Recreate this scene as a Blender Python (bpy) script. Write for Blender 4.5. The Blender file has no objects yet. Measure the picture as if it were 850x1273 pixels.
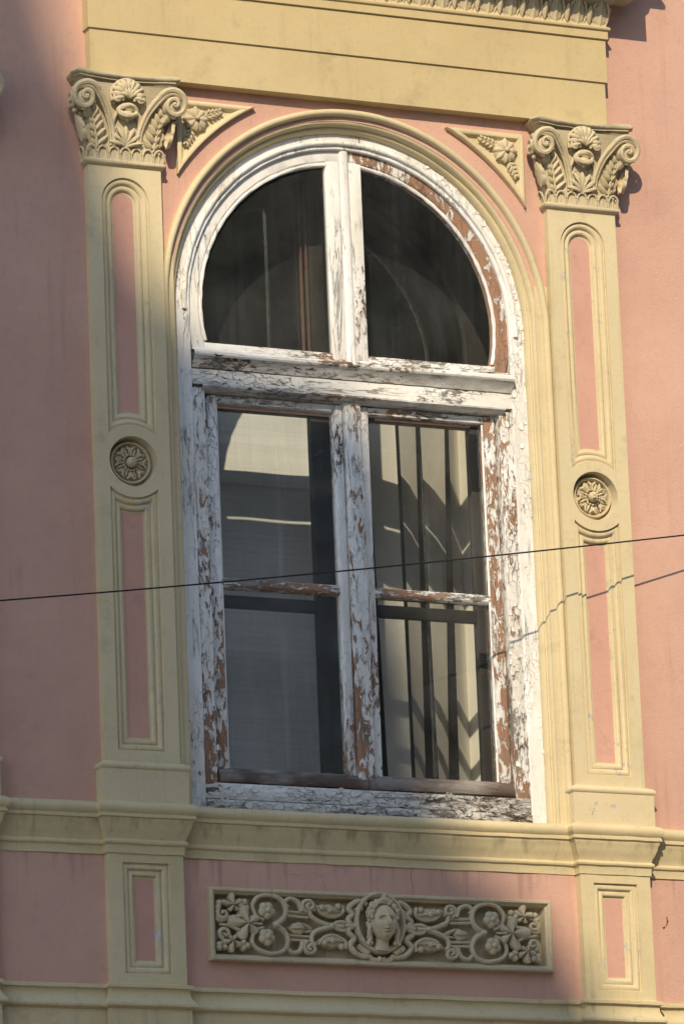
import bpy, bmesh, math, random
from mathutils import Vector, Matrix, noise
random.seed(7)
Z0 = 8.4                     # facade datum (underside of the capitals) above the street
PI = math.pi
scene = bpy.context.scene
C = scene.collection

# ------------------------------------------------------------------ camera
cam_d = bpy.data.cameras.new('camera'); cam = bpy.data.objects.new('camera', cam_d); C.objects.link(cam)
R_ = Vector((0.91071798, -0.41118299, -0.03900408)); U_ = Vector((-0.06602632, -0.23815561, 0.96898010)); F_ = Vector((0.40771717, 0.87989230, 0.24404150))
m = Matrix((R_, U_, -F_)).transposed().to_4x4(); m.translation = Vector((-9.227011, -19.649882, -6.798895 + Z0))
cam.matrix_world = m
cam_d.sensor_fit = 'HORIZONTAL'; cam_d.sensor_width = 36.0; cam_d.lens = 7079.07 / 850 * 36
cam_d.clip_start = 0.5; cam_d.clip_end = 600
scene.camera = cam

# ------------------------------------------------------------------ sky, sun, exposure
TO_SUN = Vector((-0.53, -1.0, 0.77)).normalized()
SUN_EL = math.asin(TO_SUN.z); SUN_ROT = math.atan2(TO_SUN.x, TO_SUN.y)
world = bpy.data.worlds.new('World'); scene.world = world; world.use_nodes = True
wn = world.node_tree.nodes; wn.clear()
sky = wn.new('ShaderNodeTexSky'); sky.sky_type = 'NISHITA'; sky.sun_disc = False
sky.sun_elevation = SUN_EL; sky.sun_rotation = SUN_ROT; sky.air_density = 1.0; sky.dust_density = 0.4; sky.ozone_density = 1.0
bg = wn.new('ShaderNodeBackground'); bg.inputs['Strength'].default_value = 0.15
wo = wn.new('ShaderNodeOutputWorld')
world.node_tree.links.new(sky.outputs[0], bg.inputs['Color']); world.node_tree.links.new(bg.outputs[0], wo.inputs['Surface'])
sun_d = bpy.data.lights.new('sun', 'SUN'); sun = bpy.data.objects.new('sun', sun_d); C.objects.link(sun)
sun_d.energy = 3.0; sun_d.angle = math.radians(0.5); sun_d.color = (1.0, 0.86, 0.64)
sun.rotation_euler = TO_SUN.to_track_quat('Z', 'Y').to_euler(); sun.location = (-12, -18, 30)
scene.view_settings.view_transform = 'Standard'; scene.view_settings.look = 'None'
scene.view_settings.exposure = 0.58; scene.view_settings.gamma = 1.0; scene.view_settings.use_curve_mapping = False
try: scene.cycles.max_bounces = 10; scene.cycles.transparent_max_bounces = 16
except Exception: pass

# ------------------------------------------------------------------ node helpers
def nd(nt, t, ins=None, **props):
    n = nt.nodes.new('ShaderNode' + t)
    for k, v in props.items(): setattr(n, k, v)
    for k, v in (ins or {}).items():
        s = n.inputs[k]
        if hasattr(v, 'is_output'): nt.links.new(v, s)
        else: s.default_value = v
    return n
def new_mat(name):
    M = bpy.data.materials.new(name); M.use_nodes = True; nt = M.node_tree; nt.nodes.clear()
    out = nt.nodes.new('ShaderNodeOutputMaterial'); return M, nt, out
def mth(nt, op, a, b=0.0, clamp=False): return nd(nt, 'Math', {0: a, 1: b}, operation=op, use_clamp=clamp).outputs[0]
def mixc(nt, f, a, b, mode='MIX'):
    n = nt.nodes.new('ShaderNodeMix'); n.data_type = 'RGBA'; n.blend_type = mode
    for i, v in ((0, f), (6, a), (7, b)):
        if hasattr(v, 'is_output'): nt.links.new(v, n.inputs[i])
        else: n.inputs[i].default_value = v if i == 0 else (tuple(v) + (1,) if len(v) == 3 else v)
    return n.outputs[2]
def ramp(nt, f, stops, interp='LINEAR'):
    n = nt.nodes.new('ShaderNodeValToRGB'); n.color_ramp.interpolation = interp; e = n.color_ramp.elements
    while len(e) < len(stops): e.new(0.5)
    for i, (p, c) in enumerate(stops):
        e[i].position = p; e[i].color = (c, c, c, 1) if not isinstance(c, tuple) else c + (1,)
    nt.links.new(f, n.inputs[0]); return n.outputs[0]
def coords(nt, scale=(1, 1, 1), off=(0, 0, 0)):
    g = nt.nodes.new('ShaderNodeNewGeometry')
    return nd(nt, 'Mapping', {'Vector': g.outputs['Position'], 'Scale': scale, 'Location': off}).outputs[0]
def noi(nt, vec, s, d=5, r=0.55, dist=0.0): return nd(nt, 'TexNoise', {'Vector': vec, 'Scale': s, 'Detail': d, 'Roughness': r, 'Distortion': dist}).outputs['Fac']
def finish(nt, out, col, rough, height=None, dist=0.003, strength=1.0, spec=0.3):
    b = nd(nt, 'BsdfPrincipled', {'Base Color': col, 'Roughness': rough, 'Specular IOR Level': spec})
    if height is not None:
        bp = nd(nt, 'Bump', {'Height': height, 'Distance': dist, 'Strength': strength}); nt.links.new(bp.outputs[0], b.inputs['Normal'])
    nt.links.new(b.outputs[0], out.inputs[0]); return b

def stucco(name, base, dark, light, seed=0.0, streak=0.35, dirt=(0.16, 0.13, 0.10), grain=0.5, drips=None, worn=0.0, blot=.34):
    M, nt, out = new_mat(name)
    p = coords(nt, off=(seed, seed * .7, seed * 1.3))
    n1 = noi(nt, p, 1.7, 6, .6); n2 = noi(nt, p, 9, 6, .62); n3 = noi(nt, p, 120, 3, .6)
    c = mixc(nt, ramp(nt, n1, [(.32, 0.0), (.68, 1.0)]), dark, light)
    c = mixc(nt, ramp(nt, n2, [(.35, 0.0), (.65, .6)]), c, base)
    c = mixc(nt, mth(nt, 'MULTIPLY', ramp(nt, noi(nt, p, 48, 4, .65), [(.52, 0.0), (.72, 1.0)]), .13), c, dirt)
    # rain streaks
    ps = coords(nt, scale=(26, 26, 1.1), off=(seed * 2, 0, seed))
    st = ramp(nt, noi(nt, ps, 1.0, 4, .6), [(.54, 0.0), (.74, 1.0)])
    sm = ramp(nt, noi(nt, p, 2.3, 3, .5), [(.45, 0.0), (.66, 1.0)])
    c = mixc(nt, mth(nt, 'MULTIPLY', mth(nt, 'MULTIPLY', st, sm), streak), c, dirt)
    # blotches of grime
    bl = ramp(nt, noi(nt, p, 5.2, 8, .72), [(.56, 0.0), (.72, 1.0)])
    c = mixc(nt, mth(nt, 'MULTIPLY', bl, blot), c, dirt)
    h = mth(nt, 'ADD', mth(nt, 'MULTIPLY', n3, grain), mth(nt, 'MULTIPLY', n2, 1.2))
    if drips:                                   # soot drips that run down below a ledge (z0 top, z1 end)
        z0, z1 = drips
        g = nt.nodes.new('ShaderNodeNewGeometry'); sep = nd(nt, 'SeparateXYZ', {0: g.outputs['Position']})
        t = nd(nt, 'MapRange', {'Value': sep.outputs['Z'], 'From Min': z1 + Z0, 'From Max': z0 + Z0}).outputs[0]
        pd = coords(nt, scale=(22, 22, .8), off=(3.1, 0, seed))
        dn = noi(nt, pd, 1.0, 3, .55)
        k = ramp(nt, mth(nt, 'ADD', dn, mth(nt, 'MULTIPLY', mth(nt, 'SUBTRACT', t, .6), .30)), [(.60, 0.0), (.80, 1.0)])
        top = nd(nt, 'MapRange', {'Value': sep.outputs['Z'], 'From Min': z0 + Z0 + .012, 'From Max': z0 + Z0}).outputs[0]
        c = mixc(nt, mth(nt, 'MULTIPLY', mth(nt, 'MULTIPLY', k, top), .5), c, dirt)
    # hairline cracks
    pw = nd(nt, 'TexNoise', {'Vector': p, 'Scale': 5.0, 'Detail': 5.0}).outputs['Color']
    pv = nd(nt, 'VectorMath', {0: p, 1: nd(nt, 'VectorMath', {0: pw, 3: .35}, operation='SCALE').outputs[0]}, operation='ADD').outputs[0]
    vd = nd(nt, 'TexVoronoi', {'Vector': pv, 'Scale': 1.6}, feature='DISTANCE_TO_EDGE').outputs['Distance']
    cr = ramp(nt, vd, [(.0, 1.0), (.003, 0.0)])
    cr = mth(nt, 'MULTIPLY', cr, ramp(nt, noi(nt, p, 1.3, 2, .5), [(.55, 0.0), (.62, 1.0)]))
    c = mixc(nt, mth(nt, 'MULTIPLY', cr, .14), c, (.12, .08, .06)); h = mth(nt, 'SUBTRACT', h, mth(nt, 'MULTIPLY', cr, .15))
    if worn:                                    # paint worn off to pale plaster
        w = ramp(nt, noi(nt, p, 14, 8, .7), [(.66 - worn, 0.0), (.675 - worn, 1.0)])
        c = mixc(nt, w, c, (.55, .53, .49)); h = mth(nt, 'SUBTRACT', h, mth(nt, 'MULTIPLY', w, .8))
    finish(nt, out, c, .85, h, .0022, .8, .2)
    return M

def paint(name, axis='z', peel=.5, crack=.5, seed=0.0, wood=0.5, fine=1.0, grey=0.0):
    """white oil paint flaking off old wood; axis = grain direction; peel 0..1; wood 0 grey .. 1 orange"""
    M, nt, out = new_mat(name)
    sc = {'z': (1, 1, .38), 'x': (.38, 1, 1)}[axis]
    p = coords(nt, off=(seed, seed * .3, seed * .8)); ps = coords(nt, scale=sc, off=(seed, seed * 1.7, seed))
    big = noi(nt, ps, 5.5, 3, .5); n1 = noi(nt, ps, 62 * fine, 9, .68, .7)
    tot = mth(nt, 'ADD', mth(nt, 'MULTIPLY', n1, .54), mth(nt, 'MULTIPLY', big, .46))
    gz = nt.nodes.new('ShaderNodeNewGeometry'); zz = nd(nt, 'SeparateXYZ', {0: gz.outputs['Position']}).outputs['Z']
    tot = mth(nt, 'ADD', tot, nd(nt, 'MapRange', {'Value': zz, 'From Min': Z0 - .5, 'From Max': Z0 - 2.45, 'To Min': -.018, 'To Max': .022}).outputs[0])   # rain rots the lower half most
    thr = .655 - .21 * peel
    bare = ramp(nt, tot, [(thr, 0.0), (thr + .006, 1.0)])
    rim = ramp(nt, tot, [(thr - .035, 0.0), (thr - .004, 1.0)])
    # wood
    pg = coords(nt, scale={'z': (1, 1, .05), 'x': (.05, 1, 1)}[axis], off=(seed, 0, 0))
    gr = noi(nt, pg, 190, 4, .6); wv = noi(nt, ps, 9, 5, .6)
    worg = mixc(nt, gr, (.25, .125, .068), (.39, .225, .14)); wdk = mixc(nt, gr, (.06, .040, .03), (.15, .105, .08)); wgy = mixc(nt, gr, (.14, .12, .10), (.34, .30, .26))
    wc = mixc(nt, ramp(nt, wv, [(.62 - .35 * wood, 0.0), (.74 - .35 * wood, 1.0)]), mixc(nt, ramp(nt, noi(nt, ps, 14, 3, .5), [(.42, 0.0), (.58, 1.0)]), wgy, wdk), worg)
    # paint
    st = noi(nt, ps, 7, 7, .65)
    wh = mixc(nt, ramp(nt, st, [(.38, 0.0), (.72, 1.0)]), (.82, .80, .76), (.66, .61, .53))
    wh = mixc(nt, ramp(nt, noi(nt, p, 60, 5, .6), [(.55, 0.0), (.78, .55)]), wh, (.50, .46, .40))
    if grey: wh = mixc(nt, mth(nt, 'MULTIPLY', ramp(nt, noi(nt, ps, 16, 6, .7), [(.35, 0.0), (.6, 1.0)]), grey), wh, (.33, .31, .28))
    # craquelure
    pw = nd(nt, 'TexNoise', {'Vector': p, 'Scale': 30.0, 'Detail': 5.0}).outputs['Color']
    pc = coords(nt, scale={'z': (1.3, 1, .6), 'x': (.6, 1, 1.3)}[axis], off=(seed * 3, 0, seed))
    pv = nd(nt, 'VectorMath', {0: pc, 1: nd(nt, 'VectorMath', {0: pw, 3: .038}, operation='SCALE').outputs[0]}, operation='ADD').outputs[0]
    vd = nd(nt, 'TexVoronoi', {'Vector': pv, 'Scale': 34.0}, feature='DISTANCE_TO_EDGE').outputs['Distance']
    vc = nd(nt, 'TexVoronoi', {'Vector': pv, 'Scale': 34.0}, feature='F1')
    creg = ramp(nt, noi(nt, ps, 4.4, 3, .55), [(.66 - .30 * crack, 0.0), (.80 - .30 * crack, 1.0)])
    ck = mth(nt, 'MULTIPLY', ramp(nt, vd, [(.0, 1.0), (.012 + .035 * crack, 0.0)]), creg)
    wh = mixc(nt, mth(nt, 'MULTIPLY', ck, .7), wh, (.16, .125, .10))
    pf = coords(nt, scale={'z': (1, 1, .07), 'x': (.07, 1, 1)}[axis], off=(seed * 5, 0, seed * 2))
    fis = mth(nt, 'MULTIPLY', ramp(nt, mth(nt, 'ABSOLUTE', mth(nt, 'SUBTRACT', noi(nt, pf, 26, 5, .6, .6), .5)), [(.0, 1.0), (.014, 0.0)]), ramp(nt, noi(nt, ps, 8, 3, .5), [(.50, 0.0), (.60, 1.0)]))
    wh = mixc(nt, mth(nt, 'MULTIPLY', fis, .75), wh, (.13, .10, .085))
    c = mixc(nt, bare, wh, wc)
    curl = mth(nt, 'MULTIPLY', ramp(nt, vd, [(.0, 1.0), (.18, 0.0)]), creg)     # plates curl up at their edges
    h = mth(nt, 'ADD', mth(nt, 'MULTIPLY', mth(nt, 'SUBTRACT', 1.0, bare), 1.0), mth(nt, 'MULTIPLY', mth(nt, 'MULTIPLY', rim, mth(nt, 'SUBTRACT', 1.0, bare)), .5))
    h = mth(nt, 'SUBTRACT', mth(nt, 'ADD', h, mth(nt, 'MULTIPLY', curl, .5)), mth(nt, 'MULTIPLY', fis, 1.0)); h = mth(nt, 'SUBTRACT', h, mth(nt, 'MULTIPLY', ck, 1.3))
    h = mth(nt, 'ADD', h, mth(nt, 'MULTIPLY', mth(nt, 'MULTIPLY', gr, bare), .35)); h = mth(nt, 'ADD', h, mth(nt, 'MULTIPLY', noi(nt, p, 260, 2, .5), .12))
    h = mth(nt, 'ADD', h, mth(nt, 'MULTIPLY', mth(nt, 'MULTIPLY', nd(nt, 'SeparateColor', {0: vc.outputs['Color']}).outputs[0], creg), .5))
    rg = nd(nt, 'MapRange', {'Value': bare, 'To Min': .45, 'To Max': .8}).outputs[0]
    finish(nt, out, c, rg, h, .0024, 1.0, .35)
    return M

def plain(name, a, b, scale=8.0, rough=.7, bump=0.0, spec=.3, sc=(1, 1, 1)):
    M, nt, out = new_mat(name); p = coords(nt, scale=sc); n = noi(nt, p, scale, 5, .6)
    finish(nt, out, mixc(nt, ramp(nt, n, [(.3, 0.0), (.7, 1.0)]), a, b), rough, n if bump else None, bump or .001, 1.0, spec); return M

def glass(name, seed=0.0, dust=.05, tint=(.95, .965, .955, 1)):
    """old window glass: clear transmission with Fresnel mirror and a film of dust"""
    M, nt, out = new_mat(name)
    p = coords(nt, off=(seed, 0, seed)); pst = coords(nt, scale=(40, 40, .9), off=(seed, 0, 0))
    wav = noi(nt, p, 5.0, 2, .5)
    bp = nd(nt, 'Bump', {'Height': wav, 'Distance': .004, 'Strength': .15})
    tr = nd(nt, 'BsdfTransparent', {'Color': tint})
    gl = nd(nt, 'BsdfGlossy', {'Color': (.95, .97, .97, 1), 'Roughness': .02, 'Normal': bp.outputs[0]})
    fr = nd(nt, 'Fresnel', {'IOR': 1.52, 'Normal': bp.outputs[0]})
    fac = mth(nt, 'MULTIPLY', fr.outputs[0], 1.45, True)
    mx = nd(nt, 'MixShader', {0: fac, 1: tr.outputs[0], 2: gl.outputs[0]})
    dn = mth(nt, 'MULTIPLY', ramp(nt, noi(nt, pst, 1.0, 5, .65), [(.35, .75), (.75, 1.2)]), dust)
    sp = ramp(nt, noi(nt, p, 95, 2, .5), [(.76, 0.0), (.80, .45)])
    dn = mth(nt, 'ADD', mth(nt, 'MULTIPLY', dn, ramp(nt, noi(nt, p, 3.5, 4, .6), [(.3, .35), (.7, 1.4)])), mth(nt, 'MULTIPLY', sp, .5), True)
    df = nd(nt, 'BsdfDiffuse', {'Color': (.56, .57, .57, 1)})
    m2 = nd(nt, 'MixShader', {0: dn, 1: mx.outputs[0], 2: df.outputs[0]})
    nt.links.new(m2.outputs[0], out.inputs[0]); return M

MAT = {}
MAT['pink'] = stucco('pink_stucco', (.595, .350, .260), (.53, .308, .236), (.635, .39, .293), 1.0, .34, (.27, .16, .13), 1.1, drips=(-2.75, -3.02), blot=.12)
MAT['pink_panel'] = stucco('pink_panel_stucco', (.60, .335, .255), (.53, .285, .22), (.64, .37, .275), 5.0, .25, (.24, .14, .11), .5)
MAT['ochre_lintel'] = stucco('ochre_lintel_stucco', (.55, .43, .225), (.49, .375, .19), (.59, .465, .25), 2.5, .35, (.22, .17, .10), .45)
MAT['ochre'] = stucco('ochre_stucco', (.645, .53, .318), (.57, .468, .278), (.675, .565, .35), 2.0, .30, (.22, .18, .11), .45)
MAT['ochre_worn'] = stucco('ochre_stucco_worn', (.64, .525, .315), (.555, .455, .27), (.675, .56, .35), 3.0, .4, (.22, .18, .11), .5, worn=.04)
MAT['ochre_string'] = stucco('ochre_stucco_ledge', (.63, .51, .295), (.53, .43, .24), (.67, .55, .335), 4.0, .45, (.17, .14, .09), .5, drips=(-2.625, -2.80))
MAT['carved'] = stucco('ochre_carved_plaster', (.60, .495, .31), (.47, .385, .24), (.65, .545, .35), 6.0, .45, (.15, .12, .085), .9)
MAT['carved_grey'] = stucco('weathered_carved_plaster', (.585, .48, .30), (.43, .355, .225), (.635, .53, .345), 7.0, .55, (.11, .09, .07), 1.2)
MAT['ledge_grey'] = stucco('weathered_ledge', (.51, .43, .275), (.38, .32, .21), (.57, .48, .31), 8.0, .6, (.10, .085, .065), 1.4)
MAT['paint_casing'] = paint('flaking_white_paint_casing', 'z', .16, .55, 1.0, .35)
MAT['paint_casing_in'] = paint('flaking_white_paint_stop', 'z', .60, .6, 2.0, .65)
MAT['paint_clean'] = paint('old_white_paint', 'z', .05, .25, 3.0, .4)
MAT['paint_flaky_x'] = paint('flaking_white_paint_rail', 'x', .50, .6, 4.0, .45)
MAT['paint_flaky_z'] = paint('flaking_white_paint_stile', 'z', .50, .6, 5.0, .65)
MAT['paint_bare_z'] = paint('stripped_wood_stile', 'z', .96, .7, 6.0, .85, .6)
MAT['paint_bare_x'] = paint('stripped_wood_rail', 'x', .66, .7, 7.0, .55, 1.0)
MAT['paint_mullion'] = paint('flaking_white_paint_mullion', 'z', .74, .5, 8.0, .9, .75)
MAT['paint_sill'] = paint('cracked_white_paint_sill', 'x', .58, .85, 9.0, .05, .6, .5)
MAT['wood_rail'] = paint('weathered_bare_rail', 'x', 1.35, .6, 10.0, .12)
MAT['wood_cove'] = paint('worn_dirty_paint', 'x', .52, .5, 12.0, .3, 1.2, .75)
MAT['paint_transom'] = paint('old_white_paint_transom', 'x', .42, .55, 11.0, .35, 1.2)
MAT['glass_up_l'] = glass('window_glass', 1.0, .035); MAT['glass_up_r'] = glass('window_glass_b', 4.0, .03)
MAT['glass_lo_l'] = glass('dusty_window_glass', 2.0, .10); MAT['glass_lo_r'] = glass('window_glass_c', 3.0, .05)
MAT['glass_in'] = glass('inner_glass', 6.0, .032, (.98, .985, .98, 1)); MAT['glass_in_lo'] = glass('inner_glass_b', 7.0, .012, (.98, .985, .98, 1))
MAT['inner'] = plain('dark_inner_paint', (.020, .018, .015), (.034, .030, .026), 20, .6)
MAT['inner_edge'] = plain('brown_inner_edge', (.10, .055, .04), (.16, .09, .065), 30, .6)
MAT['blind'] = plain('off_white_blind_cloth', (.76, .75, .71), (.84, .83, .79), 120, .9, 0, .1, (1, 1, .12))
def weave(name, a, b):
    M, nt, out = new_mat(name)
    h = noi(nt, coords(nt, scale=(.02, 1, 1)), 75, 3, .6); v = noi(nt, coords(nt, scale=(1, 1, .03)), 110, 3, .6); g = noi(nt, coords(nt), 6, 4, .6)
    f = mth(nt, 'ADD', mth(nt, 'MULTIPLY', h, .55), mth(nt, 'ADD', mth(nt, 'MULTIPLY', v, .3), mth(nt, 'MULTIPLY', g, .15)))
    finish(nt, out, mixc(nt, ramp(nt, f, [(.40, 0.0), (.60, 1.0)]), a, b), .9, f, .002, .6, .1); return M
MAT['blind'] = weave('ribbed_blind_cloth', (.74, .725, .68), (.86, .85, .81))
MAT['slat'] = plain('cream_blind_cloth', (.72, .68, .60), (.78, .74, .66), 14, .9, 0, .1)
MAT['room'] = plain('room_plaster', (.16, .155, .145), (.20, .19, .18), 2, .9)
MAT['black'] = plain('black_cable', (.012, .011, .011), (.022, .02, .02), 60, .55)
MAT['crack'] = plain('crack_shadow', (.09, .06, .05), (.13, .09, .07), 40, .95)
MAT['asphalt'] = plain('asphalt', (.045, .045, .047), (.06, .06, .06), 12, .9)
MAT['paving'] = plain('paving', (.22, .21, .20), (.28, .27, .25), 5, .85)
MAT['render'] = plain('grey_render', (.34, .32, .28), (.42, .40, .35), 1.2, .9)
MAT['rooftile'] = plain('roof_tile', (.16, .07, .045), (.22, .10, .06), 3, .8)
MAT['dark_glass'] = plain('dark_pane', (.02, .022, .025), (.03, .032, .036), 3, .15, 0, .5)
MAT['leaf'] = plain('leaf', (.035, .065, .018), (.075, .12, .03), 1.5, .6)
MAT['bark'] = plain('bark', (.06, .05, .04), (.11, .09, .07), 8, .9, .01)

# ------------------------------------------------------------------ mesh helpers (facade coordinates, x right, y into the wall, z up)
NOFF = Vector((0, 0, 0))
def dense(rings, step=.045):      # add points along long straight runs
    n = len(rings[0]); cnt = [max(1, min(60, math.ceil(max((Vector(r[i + 1]) - Vector(r[i])).length for r in rings) / step))) for i in range(n - 1)]
    out = []
    for r in rings:
        q = []
        for i in range(n - 1):
            a, b = Vector(r[i]), Vector(r[i + 1]); q += [a.lerp(b, k / cnt[i]) for k in range(cnt[i])]
        out.append(q + [Vector(r[-1])])
    return out
class MB:
    def __init__(s): s.v = []; s.f = []
    def add(s, v, f):
        o = len(s.v); s.v += [tuple(p) for p in v]; s.f += [tuple(i + o for i in q) for q in f]; return s
    def box(s, x0, x1, y0, y1, z0, z1, bev=0.0):
        if bev <= 0:
            v = [(x, y, z) for x in (x0, x1) for y in (y0, y1) for z in (z0, z1)]
            return s.add(v, [(0, 1, 3, 2), (4, 6, 7, 5), (0, 4, 5, 1), (2, 3, 7, 6), (0, 2, 6, 4), (1, 5, 7, 3)])
        bm = bmesh.new(); bmesh.ops.create_cube(bm, size=1)
        for q in bm.verts: q.co = Vector(((x0 + x1) / 2 + q.co.x * (x1 - x0), (y0 + y1) / 2 + q.co.y * (y1 - y0), (z0 + z1) / 2 + q.co.z * (z1 - z0)))
        bmesh.ops.bevel(bm, geom=bm.edges[:], offset=bev, segments=2, affect='EDGES', profile=.5)
        bm.verts.index_update(); v = [q.co[:] for q in bm.verts]; f = [[q.index for q in t.verts] for t in bm.faces]; bm.free()
        return s.add(v, f)
    def loft(s, rings, closed=False, cap0=False, cap1=False):
        n = len(rings[0]); v = [p for r in rings for p in r]; f = []
        for i in range(len(rings) - 1):
            for j in range(n if closed else n - 1):
                k = (j + 1) % n; f.append((i * n + j, i * n + k, (i + 1) * n + k, (i + 1) * n + j))
        if cap0: f.append(tuple(range(n))[::-1])
        if cap1: f.append(tuple((len(rings) - 1) * n + j for j in range(n)))
        return s.add(v, f)
    def tube(s, pts, r, n=8, sy=1.0, cap=True):
        pts = [Vector(p) for p in pts]; N = len(pts); rr = r if isinstance(r, (list, tuple)) else [r] * N
        rings = []; up = None
        for i, p in enumerate(pts):
            t = (pts[min(i + 1, N - 1)] - pts[max(i - 1, 0)])
            t = t.normalized() if t.length > 1e-9 else Vector((0, 0, 1))
            a = Vector((0, -1, 0)); a = a - t * a.dot(t)
            if a.length < .15:
                a = up if up is not None else Vector((1, 0, 0)); a = a - t * a.dot(t)
            a.normalize(); up = a; b = t.cross(a)
            rings.append([p + (a * math.cos(q) * sy + b * math.sin(q)) * rr[i] for q in [2 * PI * k / n for k in range(n)]])
        return s.loft(rings, True, cap, cap)
    def blob(s, c, rx, ry, rz, nu=12, nv=7, fn=None):
        c = Vector(c); v = []; f = []
        for i in range(nv + 1):
            th = PI * i / nv
            for j in range(nu):
                ph = 2 * PI * j / nu; d = Vector((math.sin(th) * math.cos(ph), math.sin(th) * math.sin(ph), math.cos(th)))
                k = fn(d) if fn else 1.0
                v.append(c + Vector((d.x * rx, d.y * ry, d.z * rz)) * k)
        for i in range(nv):
            for j in range(nu):
                k = (j + 1) % nu; f.append((i * nu + j, (i + 1) * nu + j, (i + 1) * nu + k, i * nu + k))
        return s.add(v, f)
    def leaf(s, base, e1, e2, e3, L, W, H, lobes=3, ribs=3, curl=0.0, nu=13, nv=9, tip=.0, back=True):
        base, e1, e2, e3 = Vector(base), Vector(e1).normalized(), Vector(e2).normalized(), Vector(e3).normalized(); v = []; f = []
        for i in range(nu):
            u = i / (nu - 1); w = W * (math.sin(PI * (.12 + .88 * u) ** .85) ** .75 * (1 - tip) + tip * (1 - u)) * (1 + .22 * abs(math.sin(lobes * PI * u)) - .12)
            w = max(w, .0008)
            for j in range(nv):
                q = -1 + 2 * j / (nv - 1)
                h = H * ((1 - q * q) * .75 + .25 * math.cos(ribs * PI * q) * (1 - .3 * abs(q))) * math.sin(PI * min(1, .15 + .85 * u)) ** .5 + curl * u * u
                v.append(base + e1 * L * (u + .10 * abs(q) * (1 - u)) + e2 * w * q + e3 * h)
        for i in range(nu - 1):
            for j in range(nv - 1):
                a = i * nv + j; f.append((a, a + 1, a + nv + 1, a + nv))
        s.add(v, f)
        if back:      # skirt so the leaf has thickness
            rim = [(i * nv) for i in range(nu)] + [((nu - 1) * nv + j) for j in range(1, nv)] + [(i * nv + nv - 1) for i in range(nu - 2, -1, -1)] + [j for j in range(nv - 2, 0, -1)]
            top = [v[i] for i in rim]; bot = [p - e3 * (max(H, .003) * 1.6 + max(0, curl) * .6) for p in top]
            s.loft([top, bot], True)
        return s
    def star(s, c, R, ang, lobes=5, h=.016, n=60, m=6, y1=.02):     # lobed leaf with ridged veins, facing the street
        c = Vector(c); rings = []
        for i in range(m + 1):
            t = i / m; ring = []
            for k in range(n):
                a = 2 * PI * k / n; q = abs(math.cos(lobes * a / 2)) ** .8; r = R * (.42 + .58 * q) * t * (1 + .25 * math.cos(a))
                ring.append(c + Vector((r * math.cos(a + ang), -h * (.35 + .9 * q * (1 - .55 * t) - .5 * (1 - q) * t), r * math.sin(a + ang))))
            rings.append(ring)
        rings.append([p + Vector((0, y1, 0)) for p in rings[-1]])
        return s.loft(rings, True)
    def lathe(s, c, prof, n=40):       # revolve (r, y) about the y axis through c
        return s.loft([[(c[0] + r * math.cos(2 * PI * k / n), c[1] + y, c[2] + r * math.sin(2 * PI * k / n)) for k in range(n)] for r, y in prof], True)
    def fill(s, loops, y):             # flat polygon with holes in the plane y; loops are lists of (x, z)
        bm = bmesh.new(); ed = []
        for lp in loops:
            vs = [bm.verts.new((x, 0, z)) for x, z in lp]
            ed += [bm.edges.new((vs[i], vs[(i + 1) % len(vs)])) for i in range(len(vs))]
        bmesh.ops.triangle_fill(bm, use_beauty=True, use_dissolve=False, edges=ed, normal=(0, -1, 0))
        bm.verts.index_update(); s.add([(q.co.x, y, q.co.z) for q in bm.verts], [[q.index for q in t.verts] for t in bm.faces]); bm.free(); return s
    def noisy(s, amp, sc):
        s.v = [tuple(Vector(p) + noise.noise_vector(Vector(p) * sc + NOFF) * amp) for p in s.v]; return s
    def mesh(s, name, mat, smooth=35):
        me = bpy.data.meshes.new(name); me.from_pydata(s.v, [], s.f); me.materials.append(MAT[mat])
        bm = bmesh.new(); bm.from_mesh(me); bmesh.ops.remove_doubles(bm, verts=bm.verts[:], dist=1e-5); bmesh.ops.recalc_face_normals(bm, faces=bm.faces[:]); bm.to_mesh(me); bm.free()
        if smooth:
            me.polygons.foreach_set('use_smooth', [True] * len(me.polygons)); me.set_sharp_from_angle(angle=math.radians(smooth))
        me.update(); return me
    def build(s, name, mat, parent=None, smooth=35, loc=None):
        o = bpy.data.objects.new(name, s.mesh(name, mat, smooth)); C.objects.link(o)
        if parent is not None: o.parent = parent
        else: o.location = loc if loc is not None else (0, 0, Z0)
        return o
def link(name, me, parent, loc=(0, 0, 0), rot=(0, 0, 0), scale=(1, 1, 1)):
    o = bpy.data.objects.new(name, me); C.objects.link(o); o.parent = parent; o.location = loc; o.rotation_euler = rot; o.scale = scale; return o
def tag(o, label, cat, group=None, kind=None):
    o['label'] = label; o['category'] = cat
    if group: o['group'] = group
    if kind: o['kind'] = kind
    return o
def struct(o): o['kind'] = 'structure'; return o
def thing(name, label, cat, loc=(0, 0, 0), group=None):
    o = bpy.data.objects.new(name, None); C.objects.link(o); o.empty_display_size = .1
    o.location = (loc[0], loc[1], loc[2] + Z0); return tag(o, label, cat, group)
def copy_tree(o, parent=None):
    c = o.copy(); C.objects.link(c); c.parent = parent
    for ch in list(o.children): copy_tree(ch, c)
    return c
def arc(cx, cz, r, a0, a1, n): return [(cx + r * math.cos(a0 + (a1 - a0) * i / n), cz + r * math.sin(a0 + (a1 - a0) * i / n)) for i in range(n + 1)]
def spline(pts, n=8):
    P = [Vector(p) for p in pts]; out = []
    for i in range(len(P) - 1):
        p0, p1, p2, p3 = P[max(i - 1, 0)], P[i], P[i + 1], P[min(i + 2, len(P) - 1)]
        for k in range(n):
            t = k / n; out.append(.5 * ((2 * p1) + (p2 - p0) * t + (2 * p0 - 5 * p1 + 4 * p2 - p3) * t * t + (3 * p1 - p0 - 3 * p2 + p3) * t ** 3))
    return out + [P[-1]]

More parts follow.
